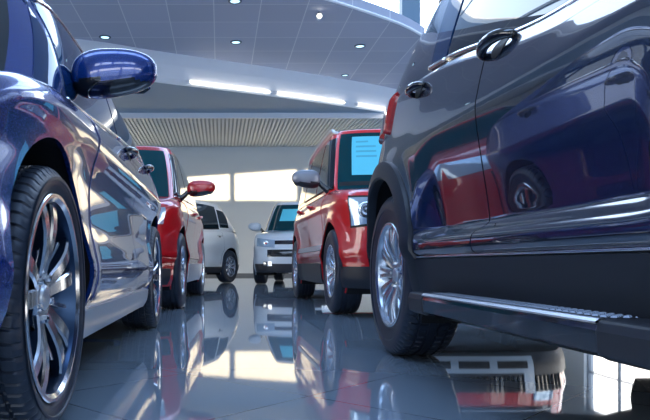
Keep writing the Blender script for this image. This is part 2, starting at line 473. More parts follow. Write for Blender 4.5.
    def door(s, yf, yr, z0, sg, off=.0035, parent=None, gap=.004):
        """yf(z), yr(z) the cut lines; top follows the shoulder"""
        dom = lambda u, v: ((lambda z: (yf(z)+gap+(yr(z)-yf(z)-2*gap)*u, z))(z0(u)+( s.top(yf(.9)+(yr(.9)-yf(.9))*u)-.004-z0(u))*v))
        o = s.sidepatch('door', dom, int(44*s.hi), int(50*s.hi), off, s.paint, sg)
        fn = lambda y, z: s.side(y, z, sg)
        for yy in (yf, yr):
            t = MB(); P = []
            for i in range(41):
                z = z0(0 if yy is yf else 1) + (s.top(yy(.9))-.01-z0(0))*i/40
                P.append([s.offs(fn, yy(z)-gap*1.1, z, .0008), s.offs(fn, yy(z)+gap*1.1, z, .0008)])
            t.grid(P); t.build('door_seal', M['gasket'], o)  # dark ribbon standing for the shade in the panel gap
        return o
    def archtrim(s, ya, sg, w, off, m, a0=-.35, a1=PI+.35, zmin=None):
        zmin = zmin or s.zb
        P = []; b = MB(); fn = lambda y, z: s.side(y, z, sg)
        for i in range(65):
            a = a0+(a1-a0)*i/64; row = []
            prof = [(s.Ra-.004, -.03), (s.Ra-.004, off*.5), (s.Ra+.004, off), (s.Ra+w*.5, off*1.15), (s.Ra+w-.006, off), (s.Ra+w, off*.3), (s.Ra+w+.001, -.004)]
            for r, o in prof:
                y, z = ya+r*math.cos(a), max(zmin, s.az+r*math.sin(a)); row.append(s.offs(fn, y, z, o))
            P.append(row)
        b.grid(P); o = b.build('wheel_arch_trim', m, s.root, smooth=True)
        md = o.modifiers.new('e', 'EDGE_SPLIT'); md.split_angle = .7
        return o
    def frontpatch(s, name, p0, p1, z0, z1, m, off=.004, nu=20, nv=8, sg=1, parent=None, rim=.01, both=False):
        """patch wrapped round the nose; p in -1..0; z0/z1 functions of u or numbers"""
        g0 = z0 if callable(z0) else (lambda u: z0); g1 = z1 if callable(z1) else (lambda u: z1)
        if both:
            fn = lambda a, z: s.skin(-1+abs(a)*(1+p1), z, 1 if a >= 0 else -1)
            dom = lambda u, v: ((u-.5)*2, g0(u)+(g1(u)-g0(u))*v)
        else:
            fn = lambda a, z: s.skin(a, z, sg)
            dom = lambda u, v: (p0+(p1-p0)*u, g0(u)+(g1(u)-g0(u))*v)
        return s.patch(name, fn, dom, nu, nv, off, m, parent, rim)
    def wheels(s, width, rim, style, xface, hi=(True,)*4, rot=0):
        protos = {}
        k = 0
        for ya in (-s.wb/2, s.wb/2):
            for sg in (1, -1):
                if k == 0: o = build_wheel(s.root, s.R, width, rim, style, s.hiwheel)
                else: o = copy_tree(base, s.root)
                if k == 0: base = o
                o.location = (sg*(xface-width/2), ya, s.R)
                rr = rot + k*.5
                o.rotation_euler = (rr, 0, 0) if sg > 0 else (-rr, 0, PI)
                k += 1
    def mirror(s, sg, loc, size, lower=None, m=None, yaw=0., stalk=None):
        """housing: rounded shell widest outboard; mirror_housing > mirror_glass, mirror_base"""
        a, b_, c = size; P = []; nu, nv = 36, 20
        def se(v, e): return math.copysign(abs(v)**e, v)
        for i in range(nu):
            th = 2*PI*i/nu; row = []
            for j in range(nv+1):
                ph = -PI/2 + PI*j/nv
                cx = se(math.cos(ph), .75)
                x = a*se(math.sin(ph), .8)
                tap = 1 - .16*(x/a) - .0
                y = b_*cx*se(math.cos(th), .9); z = c*tap*cx*se(math.sin(th), .62)
                if y > 0: y *= .45
                y += .05*(x/a)**2*b_*2
                row.append((sg*x, y, z + .12*c*(x/a)))
            P.append(row)
        B = MB(); B.grid(P, loop_u=True)
        lowm = lower or s.paint
        for q, f in enumerate(B.f):
            zc = sum(B.v[i][2] for i in f)/4; B.mi[q] = 1 if zc < -c*.45 else 0
        o = B.build('side_mirror', [m or s.paint, lowm], s.root, smooth=True, merge=.0005)
        o.location = loc; o.rotation_euler = (0, 0, sg*yaw)
        G = MB(); G.prism([(sg*x*a*.82, z*c*.72) for x, z in ((-1, -.8), (-.9, -1), (.8, -1), (1, -.7), (1, .7), (.8, 1), (-.8, 1), (-1, .8))], 0, .004)
        G.v = [(x, b_*.45+zz+.002, y) for x, y, zz in G.v]
        G.build('mirror_glass', M['mirror'], o)
        S = MB(); S.tube([(-sg*a*.85, 0, -c*.35), (-sg*(a+.01), .0, -c*.72), (-sg*(a+.05), -.01, -c*1.15), (-sg*(a+.11), -.02, -c*1.7)], [c*.30, c*.30, c*.34, c*.5], 0, 14)
        S.build('mirror_base', stalk or M['gloss_black'], o, smooth=True)
        Tm = MB(); Tm.tube([(sg*a*.35, -b_*.86, c*.18), (sg*a*.72, -b_*.62, c*.25), (sg*a*.93, -b_*.16, c*.26)], [.003, .005, .003], 0, 8)
        Tm.build('indicator_lamp', M['lampglass'], o, smooth=True)
        return o
    def handle(s, door, y, z, sg, ln=.2, m=None, cup=True, off=.034):
        fn = lambda a, b: s.side(a, b, sg)
        pts = []; rr = []
        for i in range(33):
            t = i/32; e = math.sin(PI*t)**.55
            pts.append(s.offs(fn, y-ln/2+ln*t, z, .004+off*e)); rr.append(.012+.006*math.sin(PI*t))
        H_ = MB(); H_.tube(pts, rr, 0, 10); H_.build('door_handle', m or s.paint, door, smooth=True)
        if cup:
            C_ = MB(); P = []
            for i in range(25):
                a = 2*PI*i/24; P.append([s.offs(fn, y-.01+.044*k*math.cos(a), z-.004+.032*k*math.sin(a), .0052-.001*(1-k)) for k in (0.02, .6, 1)])
            C_.grid(P); C_.build('handle_recess', M['gasket'], door, smooth=True)  # dark disc on the door skin, recess shade put into its colour
        for dy in (-.5, .5): pass
L_ = lambda a, b: (lambda h: a+(b-a)*h)
K_ = lambda a: (lambda *_: a)

# ================================================================== the cars
FS = [(.1, .10), (.3, .02), (.5, .0), (.7, .05), (.9, .16), (1.1, .26)]
RS_ = [(.1, .08), (.35, .0), (.6, .0), (.9, .05), (1.2, .14)]
def rear_door_edge(c, y_up):
    """rear cut of a rear door: straight above, following the wheel arch below"""
    def f(z):
        r = c.Ra+.05; dz = z-c.az
        ya = c.wb/2
        return min(y_up, ya - math.sqrt(max(0, r*r-dz*dz))) if dz < r else y_up
    return f

# ---- near right: dark slate SUV
d = Car(label='dark slate grey SUV filling the right edge, with a ribbed side step under its doors',
    loc=(1.69, 1.675), rz=0, wb=2.65, fo=.85, ro=.93, W=.93, zb=.28, zbline=[(1.3, .28), (1.78, .30), (2.1, .48)], R=.37, Ra=.435, nf=2.8, nr=2.5, rs=.05, flare=.028, flw=.085,
    paint=M['slate'], topline=[(-2.3, .86), (-1.9, .98), (-1.2, 1.03), (-.9, 1.00), (-.2, 1.03), (.8, 1.19), (1.5, 1.25), (2.3, 1.24)],
    prof=[(.25, .07), (.33, .045), (.40, .030), (.445, .022), (.47, .0), (.50, -.002), (.56, .003), (.60, .005), (.70, .007), (.80, .009), (.88, .011), (.96, .024), (1.05, .044), (1.2, .075), (1.3, .12)],
    scal=[(.495, 0), (.512, .006), (.532, .040), (.550, .0545), (.575, .0515), (.60, .0475), (.64, .0410), (.70, .0305), (.76, .020), (.80, .013), (.84, .0065), (.90, 0)],
    scalwin=[(-.64, 0), (-.44, 1), (.62, 1), (.86, 0)],
    fshift=FS, rshift=RS_, beltline=[(-1.3, 1.03), (-.2, 1.02), (.8, 1.18), (1.5, 1.24), (2.2, 1.24)],
    roofline=[(-1.3, 1.55), (-.4, 1.66), (.5, 1.68), (1.5, 1.64), (2.1, 1.58)], gF=(-1.25, -.55), gR=(2.10, 1.80), glf=.6, glr=.75, gn=2.6,
    gwidth=[(-.1, .845), (0, .84), (.5, .77), (.85, .70), (1, .66)], hi=1.25, hiwheel=True, trimmat=M['chrome'], roofcrown=.06)
d.build_body(); d.windscreen(M['glass']); d.backlight(M['glass'])
for sg in (-1, 1):
    b0 = K_(.07); h1 = K_(.86)
    yA = lambda h: d.gskin(-.26, h).y
    d.sidewin('side_window', lambda h: yA(h)+.0, K_(-.245), b0, h1, M['glass'], sg, trim=[('bottom', .009)])
    d.sidewin('side_window', K_(-.215), K_(.735), b0, h1, M['glass'], sg, trim=[('bottom', .009)])
    d.sidewin('quarter_window', K_(.765), lambda h: .93+.10*h, b0, h1, M['glass_blue'], sg, trim=[('bottom', .009)])
    z0 = K_(.455)
    fd = d.door(K_(-.84), K_(.27), z0, sg)
    rd_edge = rear_door_edge(d, 1.06)
    rd = d.door(K_(.27), rd_edge, z0, sg)
    d.handle(fd, .185, 1.045, sg, .18, M['gloss_black'])
    d.handle(rd, .98, 1.135, sg, .16, M['gloss_black'])
    # lower cladding, chrome line, arch trims
    cl = d.sidepatch('sill_cladding', lambda u, v: (-d.wb/2+d.Ra+.0+(d.wb-2*d.Ra)*u, .285+.160*v), 60, 12, .016, M['plastic'], sg, rim=.03)
    tr = MB(); fn = lambda y, z: d.side(y, z, sg)
    tr.tube([d.offs(fn, -.86+1.72*i/50, .452, .006) for i in range(51)], .0045, 0, 8); tr.build('sill_trim_strip', M['chrome'], cl, smooth=True)
    for ya in (-d.wb/2, d.wb/2): d.archtrim(ya, sg, .075, .016, M['plastic'], zmin=.285)
    d.patch('tail_lamp', lambda p, z: d.skin(p, z, sg), lambda u, v: (1.07+.20*u*(1-.3*v), 1.05+.19*v), 16, 12, .022, M['taillens'], rim=.03)
    d.patch('rear_bumper', lambda p, z: d.skin(p, z, sg), lambda u, v: (1.33+.667*u, (.32+.17*min(1, u*2))+(.30-.14*min(1, u*2))*v), 24, 8, .012, M['plastic'], rim=.02)
    d.patch('headlamp', lambda p, z: d.skin(p, z, sg), lambda u, v: (-.85+.45*u, .70+.14*v), 14, 8, .008, M['lampglass'], rim=.02)
    d.mirror(sg, (sg*1.02, -.62, 1.12), (.13, .075, .08), yaw=0)
    # roof rail
    rr = MB(); rp = [d.gskin(d.q_of(-.35+1.75*i/24, .98), .98, sg) for i in range(25)]
    rr.tube([(p.x*.97, p.y, p.z+.03+.03*sm(min(i, 24-i)/3)) for i, p in enumerate(rp)], .014, 0, 8); rr.build('roof_rail', M['gloss_black'], d.root, smooth=True)
d.wheels(.235, .240, 'multi', .915, rot=.2)
# side step (running board): the same on both sides, mounted on the sill
for sg in (-1, 1):
    X = .99; y0, y1 = -.655, .72
    B = MB(); x_in, x_out = .80, X
    def plank(ya, yb, k, e=0., zt=.316):
        pr = [(x_in, zt-.060), (x_out-.02, zt-.072-e), (x_out-.004+e, zt-.062-e), (x_out+e, zt-.02), (x_out-.006+e, zt-.004+e), (x_out-.022, zt+e), (x_in, zt+e)]
        B.grid([[(sg*x, ya, z) for x, z in pr], [(sg*x, yb, z) for x, z in pr]], k, loop_v=True)
        n = len(B.v); B.f += [tuple(range(n-14, n-7)), tuple(range(n-7, n))[::-1]]; B.mi += [k, k]
    plank(y0+.18, y1-.16, 0)
    board = B.build('side_step', M['gloss_black'], d.root)
    for (ya, yb) in ((y0, y0+.18), (y1-.16, y1)):
        B = MB(); plank(ya, yb, 0, .003); bevel(B.build('end_cap', M['plastic'], board), .004)
    B = MB(); B.grid([[(sg*x, y, z) for x, z in ((X-.016, .3165), (X-.013, .3195), (X-.005, .3185), (X+.0015, .313), (X+.0015, .309), (X-.004, .309))] for y in (y0+.18, y1-.16)], loop_v=True)
    B.build('edge_strip', M['satin'], board, smooth=False)
    B = MB(); B.box((min(sg*(X-.03), sg*.83), y0+.19, .3155), (max(sg*(X-.03), sg*.83), y1-.165, .3185))
    r = 0; y = y0+.205
    while y < y1-.18:
        for c_ in range(6):
            x = .845+.024*c_ + (.012 if r % 2 else 0)
            if x < X-.036: B.add([(sg*(x+dx*.0085), y+dy*.010, .3185+dz) for dx, dy, dz in ((-1, 0, 0), (0, -1, 0), (1, 0, 0), (0, 1, 0), (-.6, 0, .0035), (0, -.6, .0035), (.6, 0, .0035), (0, .6, .0035))],
                  [(4, 5, 6, 7), (0, 1, 5, 4), (1, 2, 6, 5), (2, 3, 7, 6), (3, 0, 4, 7)], 1)
        y += .0135; r += 1
    B.build('tread_pad', [M['plastic'], M['stud']], board)
    for y in (-.4, .05, .5):
        B = MB(); B.box((min(sg*.5, sg*.9), y-.03, .275), (max(sg*.5, sg*.9), y+.03, .300)); B.build('step_bracket', M['well'], board)

# ---- near left: blue sedan
b_ = Car(label='shiny dark blue car at the left edge, closest to the camera',
    loc=(-1.305, 2.95), rz=0, wb=2.6, fo=.88, ro=.9, W=.90, zb=.17, R=.335, Ra=.392, nf=4.6, nr=3.0, rs=.07, flare=.008, flw=.10,
    paint=M['blue'], topline=[(-2.15, .60), (-1.9, .74), (-1.5, .86), (-1.1, .925), (-.7, .95), (.3, 1.03), (1.3, 1.08), (2.1, 1.02)],
    prof=[(.16, .075), (.22, .045), (.27, .040), (.33, .012), (.40, .0), (.47, .012), (.56, .028), (.66, .030), (.74, .018), (.80, .0), (.83, -.004), (.86, .006), (.93, .030), (1.0, .055), (1.1, .10)],
    fshift=[(.1, .10), (.3, .0), (.5, .0), (.62, .05), (.8, .22), (.95, .3)], rshift=RS_,
    beltline=[(-1.3, .93), (-.7, .955), (.3, 1.035), (1.3, 1.085), (2.0, 1.04)],
    roofline=[(-1.4, 1.30), (-.8, 1.40), (-.2, 1.46), (.5, 1.465), (1.3, 1.38), (1.9, 1.28)], gF=(-1.30, -.78), gR=(2.0, 1.25), glf=.5, glr=.6, gn=2.7,
    gwidth=[(-.1, .815), (0, .805), (.5, .74), (.85, .665), (1, .62)], hi=1.25, hiwheel=True, trimmat=M['chrome'], roofcrown=.05)
b_.build_body(); b_.windscreen(M['glass'], q1=-.40); b_.backlight(M['glass'])
for sg in (1, -1):
    yA = lambda h: b_.gskin(-.27, h).y
    b0 = K_(.07); h1 = lambda u: .90
    b_.sidewin('quarter_window', yA, lambda h: yA(h)*.3+.7*(-.80+.14*h), b0, h1, M['glass_blue'], sg, trim=[('top', .006)])
    b_.sidewin('side_window', lambda h: (yA(h)*.3+.7*(-.80+.14*h))+.035, K_(.20), b0, h1, M['glass_blue'], sg, trim=[('bottom', .007), ('top', .006)])
    b_.sidewin('side_window', K_(.245), lambda h: 1.10-.25*h, b0, h1, M['glass_blue'], sg, trim=[('bottom', .008), ('top', .007)])
    fd = b_.door(lambda z: -.83+.05*(z-.3), K_(.22), K_(.30), sg)
    rd = b_.door(K_(.22), rear_door_edge(b_, 1.13), K_(.30), sg)
    b_.handle(fd, .10, .94, sg, .19, M['gloss_black'])
    b_.handle(rd, 1.03, 1.0, sg, .17, M['gloss_black'])
    cl = b_.sidepatch('side_skirt', lambda u, v: (-b_.wb/2+b_.Ra+.01+(b_.wb-2*b_.Ra-.02)*u, .172+.10*v), 50, 8, .010, M['satin'], sg, rim=.02)
    b_.mirror(sg, (sg*.920, -.60, 1.113), (.156, .082, .086), lower=M['gloss_black'])
    b_.frontpatch('headlamp', -.86, -.42, lambda u: .60+.03*u, lambda u: .69+.05*u, M['lampglass'], .005, sg=sg)
    b_.frontpatch('fog_lamp', -.72, -.55, .30, .36, M['lampglass'], .005, sg=sg)
    b_.patch('tail_lamp', lambda p, z: b_.skin(p, z, sg), lambda u, v: (1.42+.4*u, .78+.15*v), 14, 8, .008, M['taillens'], rim=.02)
b_.frontpatch('grille', 0, -.78, .36, .56, M['gloss_black'], .006, both=True, nu=30)
b_.wheels(.22, .262, 'twin5', .895, rot=.1)

# ---- red SUV, right row
r_ = Car(label='bright red SUV with roof rails, grey mirror and a blue sheet inside its windscreen',
    loc=(1.835, 6.76), rz=0, wb=2.55, fo=.80, ro=.80, W=.90, zb=.24, R=.358, Ra=.41, nf=3.2, nr=3.2, rs=.06, flare=.03, flw=.08,
    paint=M['red'], topline=[(-2.2, .90), (-1.9, .98), (-1.4, 1.04), (-.9, 1.09), (0, 1.11), (1.3, 1.13), (2.2, 1.08)],
    prof=[(.22, .06), (.3, .03), (.42, .02), (.5, .0), (.58, .012), (.7, .02), (.82, .012), (.92, .0), (.97, .01), (1.05, .04), (1.15, .08)],
    fshift=[(.2, .06), (.35, .0), (.6, .0), (.8, .04), (1.0, .12), (1.15, .16)], rshift=RS_,
    beltline=[(-1.2, 1.08), (0, 1.11), (1.3, 1.13), (2.0, 1.10)], roofline=[(-1.2, 1.66), (-.6, 1.72), (.3, 1.74), (1.6, 1.68), (2, 1.64)],
    gF=(-1.02, -.50), gR=(1.98, 1.75), glf=.45, glr=.45, gn=3.0, gwidth=[(-.1, .835), (0, .83), (.5, .775), (.85, .725), (1, .69)], hi=.8, hiwheel=False, trimmat=M['gasket'], roofcrown=.05)
r_.build_body()
ws = r_.windscreen(M['glass_teal'], q1=-.33, h0=.05, h1=.95, off=.005); r_.backlight(M['glass'])
fnw = lambda a, b: r_.gskin(-1+abs(a)*.67, b, 1 if a >= 0 else -1)
r_.patch('price_sheet', fnw, lambda u, v: (-.70+.48*u, .26+.62*v), 8, 6, .009, M['paper'], ws, rim=.003)
for k in range(4):
    r_.patch('sheet_line', fnw, lambda u, v: (-.62+(.30 if k else .2)*u, .78-.08*k+.025*v), 6, 1, .0105, M['ink'], ws, rim=.001)
r_.patch('inner_shade', fnw, lambda u, v: (-.95+1.9*u, .10+.06*v), 20, 1, .0075, M['gasket'], ws, rim=.001)
for sg in (-1, 1):
    yA = lambda h: r_.gskin(-.26, h).y
    r_.sidewin('side_window', yA, K_(-.02), K_(.07), K_(.90), M['glass'], sg, trim=[('bottom', .007)])
    r_.sidewin('side_window', K_(.03), K_(.90), K_(.07), K_(.90), M['glass'], sg, trim=[('bottom', .007)])
    r_.sidewin('quarter_window', K_(.96), K_(1.42), K_(.09), K_(.88), M['glass'], sg)
    z0 = K_(.44)
    fd = r_.door(K_(-.78), K_(.10), z0, sg); rd = r_.door(K_(.10), rear_door_edge(r_, 1.02), z0, sg)
    r_.handle(fd, -.03, 1.0, sg, .17, M['red'], True); r_.handle(rd, .88, 1.02, sg, .17, M['red'], True)
    cl = r_.sidepatch('sill_cladding', lambda u, v: (-r_.wb/2+r_.Ra+(r_.wb-2*r_.Ra)*u, .236+.19*v), 30, 6, .012, M['plastic'], sg, rim=.02)
    r_.sidepatch('door_protector', lambda u, v: (-.72+1.55*u, .545+.05*v), 20, 3, .014, M['satin'], sg, rim=.02)
    r_.mirror(sg, (sg*1.02, -.66, 1.225), (.135, .08, .085), m=M['greymirror'], lower=M['plastic'])
    rr = MB(); rp = [r_.gskin(r_.q_of(-.35+1.9*i/24, .98), .98, sg) for i in range(25)]
    rr.tube([(p.x*.99, p.y, p.z+.0+.06*sm(min(i, 24-i)/2.5)) for i, p in enumerate(rp)], .018, 0, 8); rr.build('roof_rail', M['satin'], r_.root, smooth=True)
    bz = r_.frontpatch('headlamp_bezel', -.86, -.31, lambda u: .72-.02*u, lambda u: .92+.03*u, M['gasket'], .008, sg=sg)
    hl = r_.frontpatch('headlamp', -.84, -.33, lambda u: .735-.02*u, lambda u: .905+.03*u, M['lampglass'], .014, sg=sg)
    for (pp, zz, rd_) in ((-.68, .82, .075), (-.50, .825, .065)):
        c = r_.offs(lambda a, z: r_.skin(a, z, sg), pp, zz, .020); B = MB()
        B.grid([[(c.x+q*math.cos(2*PI*i/20), c.y-dy, c.z+q*math.sin(2*PI*i/20)) for q, dy in ((rd_, 0), (rd_*.85, .008), (rd_*.5, .002), (.001, .006))] for i in range(20)], loop_u=True)
        B.build('headlamp_bulb', M['lampchrome'], hl, smooth=True)
    r_.frontpatch('fog_lamp', -.78, -.62, .50, .58, M['lampglass'], .008, sg=sg)
    r_.patch('tail_lamp', lambda p, z: r_.skin(p, z, sg), lambda u, v: (1.45+.3*u, .75+.25*v), 8, 8, .008, M['taillens'], rim=.02)
r_.frontpatch('bumper_cladding', 0, -.20, lambda u: .236, lambda u: .40, M['plastic'], .012, both=True, nu=50)
fq = lambda a, z: r_.skin(-1+abs(a)*.5, z, 1 if a >= 0 else -1)
xa = lambda x: math.copysign(min(1, 2*(1-math.acos(min(1, abs(x/.9))**(3.2/2))/(PI/2))), x)
def xpatch(name, x0, x1, z0, z1, m, off, parent=None, nu=10): return r_.patch(name, fq, lambda u, v: (xa(x0+(x1-x0)*u), z0+(z1-z0)*v), nu, 3, off, m, parent, rim=.012)
lg = xpatch('lower_grille', -.74, .74, .385, .515, M['gloss_black'], .010, nu=40)
for k in range(40):
    x = -.70+1.4*k/39; B = MB(); B.tube([r_.offs(fq, xa(x), .392, .014), r_.offs(fq, xa(x), .508, .014)], .007, 0, 5); B.build('grille_slat', M['plastic'], lg)
sk = xpatch('skid_plate', -.46, .46, .262, .372, M['white'], .022, nu=24)
for x0 in (-.40, -.11, .18): xpatch('skid_slot', x0, x0+.23, .295, .340, M['gasket'], .026, sk)
for x0 in (-.46, .38): xpatch('bumper_post', x0, x0+.08, .372, .52, M['white'], .024, sk, 4)
gr = r_.frontpatch('grille', 0, -.62, .62, .80, M['gloss_black'], .010, both=True, nu=40)
for k in range(4):
    B = MB(); B.tube([r_.offs(lambda q, z: r_.skin(-1+abs(q)*.38, z, 1 if q >= 0 else -1), -.96+1.92*i/24, .645+.043*k, .014) for i in range(25)], .006, 0, 6); B.build('grille_bar', M['satin'], gr, smooth=True)
r_.wheels(.225, .225, 'ten', .905, rot=.4)

# ---- red SUV, left row
l_ = Car(label='deep red SUV parked directly behind the dark blue car, its red door mirror sticking out',
    loc=(-1.20, 7.48), rz=-math.radians(2.6), wb=2.6, fo=.82, ro=.85, W=.91, zb=.22, R=.36, Ra=.41, nf=2.9, nr=3.0, rs=.07, flare=.03, flw=.08,
    paint=M['red_deep'], topline=[(-2.2, .82), (-1.8, .97), (-1.3, 1.05), (-.8, 1.08), (.5, 1.14), (1.4, 1.18), (2.2, 1.12)],
    prof=[(.2, .07), (.3, .03), (.42, .02), (.5, .0), (.6, .02), (.7, .03), (.82, .012), (.92, .0), (.97, .01), (1.05, .04), (1.2, .10)],
    fshift=FS, rshift=RS_, beltline=[(-1.2, 1.07), (.5, 1.14), (1.4, 1.18), (2.1, 1.14)], roofline=[(-1.2, 1.60), (-.5, 1.69), (.4, 1.71), (1.6, 1.62), (2, 1.56)],
    gF=(-1.15, -.50), gR=(2.0, 1.6), glf=.5, glr=.55, gn=2.8, gwidth=[(-.1, .825), (0, .82), (.5, .76), (.85, .70), (1, .66)], hi=.7, hiwheel=False, trimmat=M['chrome'], roofcrown=.05)
l_.build_body(); l_.windscreen(M['glass_teal']); l_.backlight(M['glass'])
for sg in (1, -1):
    yA = lambda h: l_.gskin(-.26, h).y
    l_.sidewin('side_window', yA, K_(.04), K_(.07), K_(.89), M['glass'], sg, trim=[('bottom', .006)])
    l_.sidewin('side_window', K_(.09), K_(.95), K_(.07), K_(.89), M['glass'], sg, trim=[('bottom', .006)])
    fd = l_.door(K_(-.80), K_(.12), K_(.44), sg); rd = l_.door(K_(.12), rear_door_edge(l_, 1.05), K_(.44), sg)
    l_.handle(fd, -.02, .98, sg, .18); l_.handle(rd, .90, 1.01, sg, .18)
    l_.sidepatch('sill_cladding', lambda u, v: (-l_.wb/2+l_.Ra+(l_.wb-2*l_.Ra)*u, .225+.20*v), 30, 6, .012, M['satin'], sg, rim=.02)
    l_.mirror(sg, (sg*1.03, -.62, 1.22), (.15, .085, .085), lower=M['gloss_black'])
    hl = l_.frontpatch('headlamp', -.80, -.38, lambda u: .74+.03*u, lambda u: .86+.06*u, M['lampglass'], .008, sg=sg)
    l_.patch('tail_lamp', lambda p, z: l_.skin(p, z, sg), lambda u, v: (1.4+.3*u, .85+.2*v), 8, 8, .008, M['taillens'], rim=.02)
l_.frontpatch('grille', 0, -.70, .50, .72, M['gloss_black'], .008, both=True, nu=30)
l_.frontpatch('bumper_cladding', 0, -.30, .24, .38, M['plastic'], .008, both=True, nu=40)
l_.wheels(.225, .230, 'five', .915, rot=.3)

# ---- white SUV facing us at the far end
w_ = Car(label='white SUV facing the camera near the far wall, blue sheet in its windscreen',
    loc=(2.00, 14.75), rz=-math.radians(13), wb=2.65, fo=.88, ro=.9, W=.90, zb=.24, R=.35, Ra=.40, nf=3.0, nr=3.0, rs=.06, flare=.02, flw=.07,
    paint=M['white'], topline=[(-2.3, .86), (-1.9, .96), (-1.4, 1.02), (-.9, 1.06), (.5, 1.10), (2.2, 1.08)],
    prof=[(.2, .07), (.3, .03), (.45, .01), (.6, .015), (.8, .0), (.9, .01), (1.0, .04), (1.15, .10)],
    fshift=FS, rshift=RS_, beltline=[(-1.2, 1.05), (.5, 1.10), (2.1, 1.08)], roofline=[(-1.2, 1.60), (-.4, 1.68), (.5, 1.70), (1.6, 1.62), (2, 1.58)],
    gF=(-1.2, -.55), gR=(2.0, 1.6), glf=.5, glr=.5, gn=2.8, gwidth=[(-.1, .815), (0, .81), (.5, .75), (.85, .69), (1, .65)], hi=.5, hiwheel=False, trimmat=M['gasket'], roofcrown=.05)
w_.build_body(); ws = w_.windscreen(M['glass_teal']); w_.backlight(M['glass'])
w_.patch('price_sheet', lambda a, b: w_.gskin(-1+abs(a)*.64, b, 1 if a >= 0 else -1), lambda u, v: (-.55+.62*u, .38+.40*v), 8, 5, .009, M['paper'], ws, rim=.003)
for sg in (1, -1):
    yA = lambda h: w_.gskin(-.26, h).y
    w_.sidewin('side_window', yA, K_(.04), K_(.07), K_(.89), M['glass'], sg)
    w_.sidewin('side_window', K_(.09), K_(1.0), K_(.07), K_(.89), M['glass'], sg)
    fd = w_.door(K_(-.80), K_(.12), K_(.44), sg); rd = w_.door(K_(.12), rear_door_edge(w_, 1.05), K_(.44), sg)
    w_.handle(fd, -.02, .95, sg, .18); w_.handle(rd, .90, .97, sg, .18)
    w_.mirror(sg, (sg*1.03, -.70, 1.17), (.135, .08, .09))
    hl = w_.frontpatch('headlamp', -.80, -.40, lambda u: .70+.03*u, lambda u: .84+.05*u, M['lampglass'], .008, sg=sg)
    c = w_.offs(lambda a, z: w_.skin(a, z, sg), -.66, .78, .012); B = MB()
    B.grid([[(c.x+q*math.cos(2*PI*i/16), c.y-dy, c.z+q*math.sin(2*PI*i/16)) for q, dy in ((.05, 0), (.04, .008), (.001, .004))] for i in range(16)], loop_u=True)
    B.build('headlamp_bulb', M['lampchrome'], hl, smooth=True)
    w_.frontpatch('fog_lamp', -.76, -.60, .36, .44, M['lampchrome'], .010, sg=sg)
    w_.patch('tail_lamp', lambda p, z: w_.skin(p, z, sg), lambda u, v: (1.4+.3*u, .8+.2*v), 8, 8, .008, M['taillens'], rim=.02)
g1 = w_.frontpatch('grille', 0, -.68, .53, .66, M['gloss_black'], .008, both=True, nu=30)
B = MB()
for z in (.56, .595, .63):
    fnl = lambda q, z: w_.skin(-1+abs(q)*.32, z, 1 if q >= 0 else -1)
    B.tube([w_.offs(fnl, -.95+1.9*i/20, z, .012) for i in range(21)], .006, 0, 6)
B.build('grille_bars', M['plastic'], g1, smooth=True)
w_.frontpatch('upper_grille', 0, -.80, .76, .83, M['gloss_black'], .008, both=True, nu=30)
w_.frontpatch('bumper_cladding', 0, -.30, .245, .40, M['plastic'], .010, both=True, nu=40)
w_.wheels(.215, .215, 'ten', .90)
w_.root.scale = (1.06,)*3

# ---- white car far left, side-on
v_ = Car(label='white car half hidden behind the deep red SUV, tail pointing right',
    loc=(-1.27, 13.62), rz=-math.radians(30), wb=2.65, fo=.9, ro=.9, W=.90, zb=.22, R=.345, Ra=.39, nf=2.8, nr=2.8, rs=.06, flare=.02, flw=.07,
    paint=M['white_warm'], topline=[(-2.3, .80), (-1.9, .92), (-1.2, 1.02), (.5, 1.08), (1.4, 1.12), (2.2, 1.02)],
    prof=[(.2, .07), (.3, .03), (.45, .01), (.6, .02), (.8, .0), (.9, .01), (1.0, .04), (1.15, .10)],
    fshift=FS, rshift=RS_, beltline=[(-1.2, 1.03), (.5, 1.08), (1.4, 1.12), (2.1, 1.08)], roofline=[(-1.2, 1.55), (-.4, 1.66), (.5, 1.68), (1.3, 1.62), (2, 1.46)],
    gF=(-1.3, -.6), gR=(2.05, 1.5), glf=.5, glr=.5, gn=2.8, gwidth=[(-.1, .815), (0, .81), (.5, .75), (.85, .69), (1, .65)], hi=.5, hiwheel=False, trimmat=M['gasket'], roofcrown=.05)
v_.build_body(); v_.windscreen(M['glass']); v_.backlight(M['glass'])
for sg in (1, -1):
    yA = lambda h: v_.gskin(-.26, h).y
    v_.sidewin('side_window', yA, K_(.04), K_(.07), K_(.89), M['glass'], sg, trim=[('bottom', .008)])
    v_.sidewin('side_window', K_(.09), K_(.98), K_(.07), K_(.89), M['glass'], sg, trim=[('bottom', .008)])
    v_.sidewin('quarter_window', K_(1.03), K_(1.40), K_(.12), K_(.80), M['glass'], sg)
    fd = v_.door(K_(-.80), K_(.12), K_(.40), sg); rd = v_.door(K_(.12), rear_door_edge(v_, 1.05), K_(.40), sg)
    v_.handle(fd, -.02, .95, sg, .18); v_.handle(rd, .90, .98, sg, .18)
    v_.sidepatch('sill_cladding', lambda u, v: (-v_.wb/2+v_.Ra+(v_.wb-2*v_.Ra)*u, .225+.12*v), 20, 4, .012, M['plastic'], sg, rim=.02)
    v_.mirror(sg, (sg*1.03, -.70, 1.17), (.135, .08, .09), m=M['blue'])
    v_.frontpatch('headlamp', -.80, -.40, .70, .82, M['lampglass'], .008, sg=sg)
    v_.patch('tail_lamp', lambda p, z: v_.skin(p, z, sg), lambda u, v: (1.45+.35*u, .85+.12*v), 8, 8, .008, M['taillens'], rim=.02)
    v_.patch('rear_bumper', lambda p, z: v_.skin(p, z, sg), lambda u, v: (1.28+.715*u, .23+.16*v), 16, 4, .010, M['plastic'], rim=.02)
v_.wheels(.215, .215, 'ten', .90)
v_.root.scale = (1.05,)*3

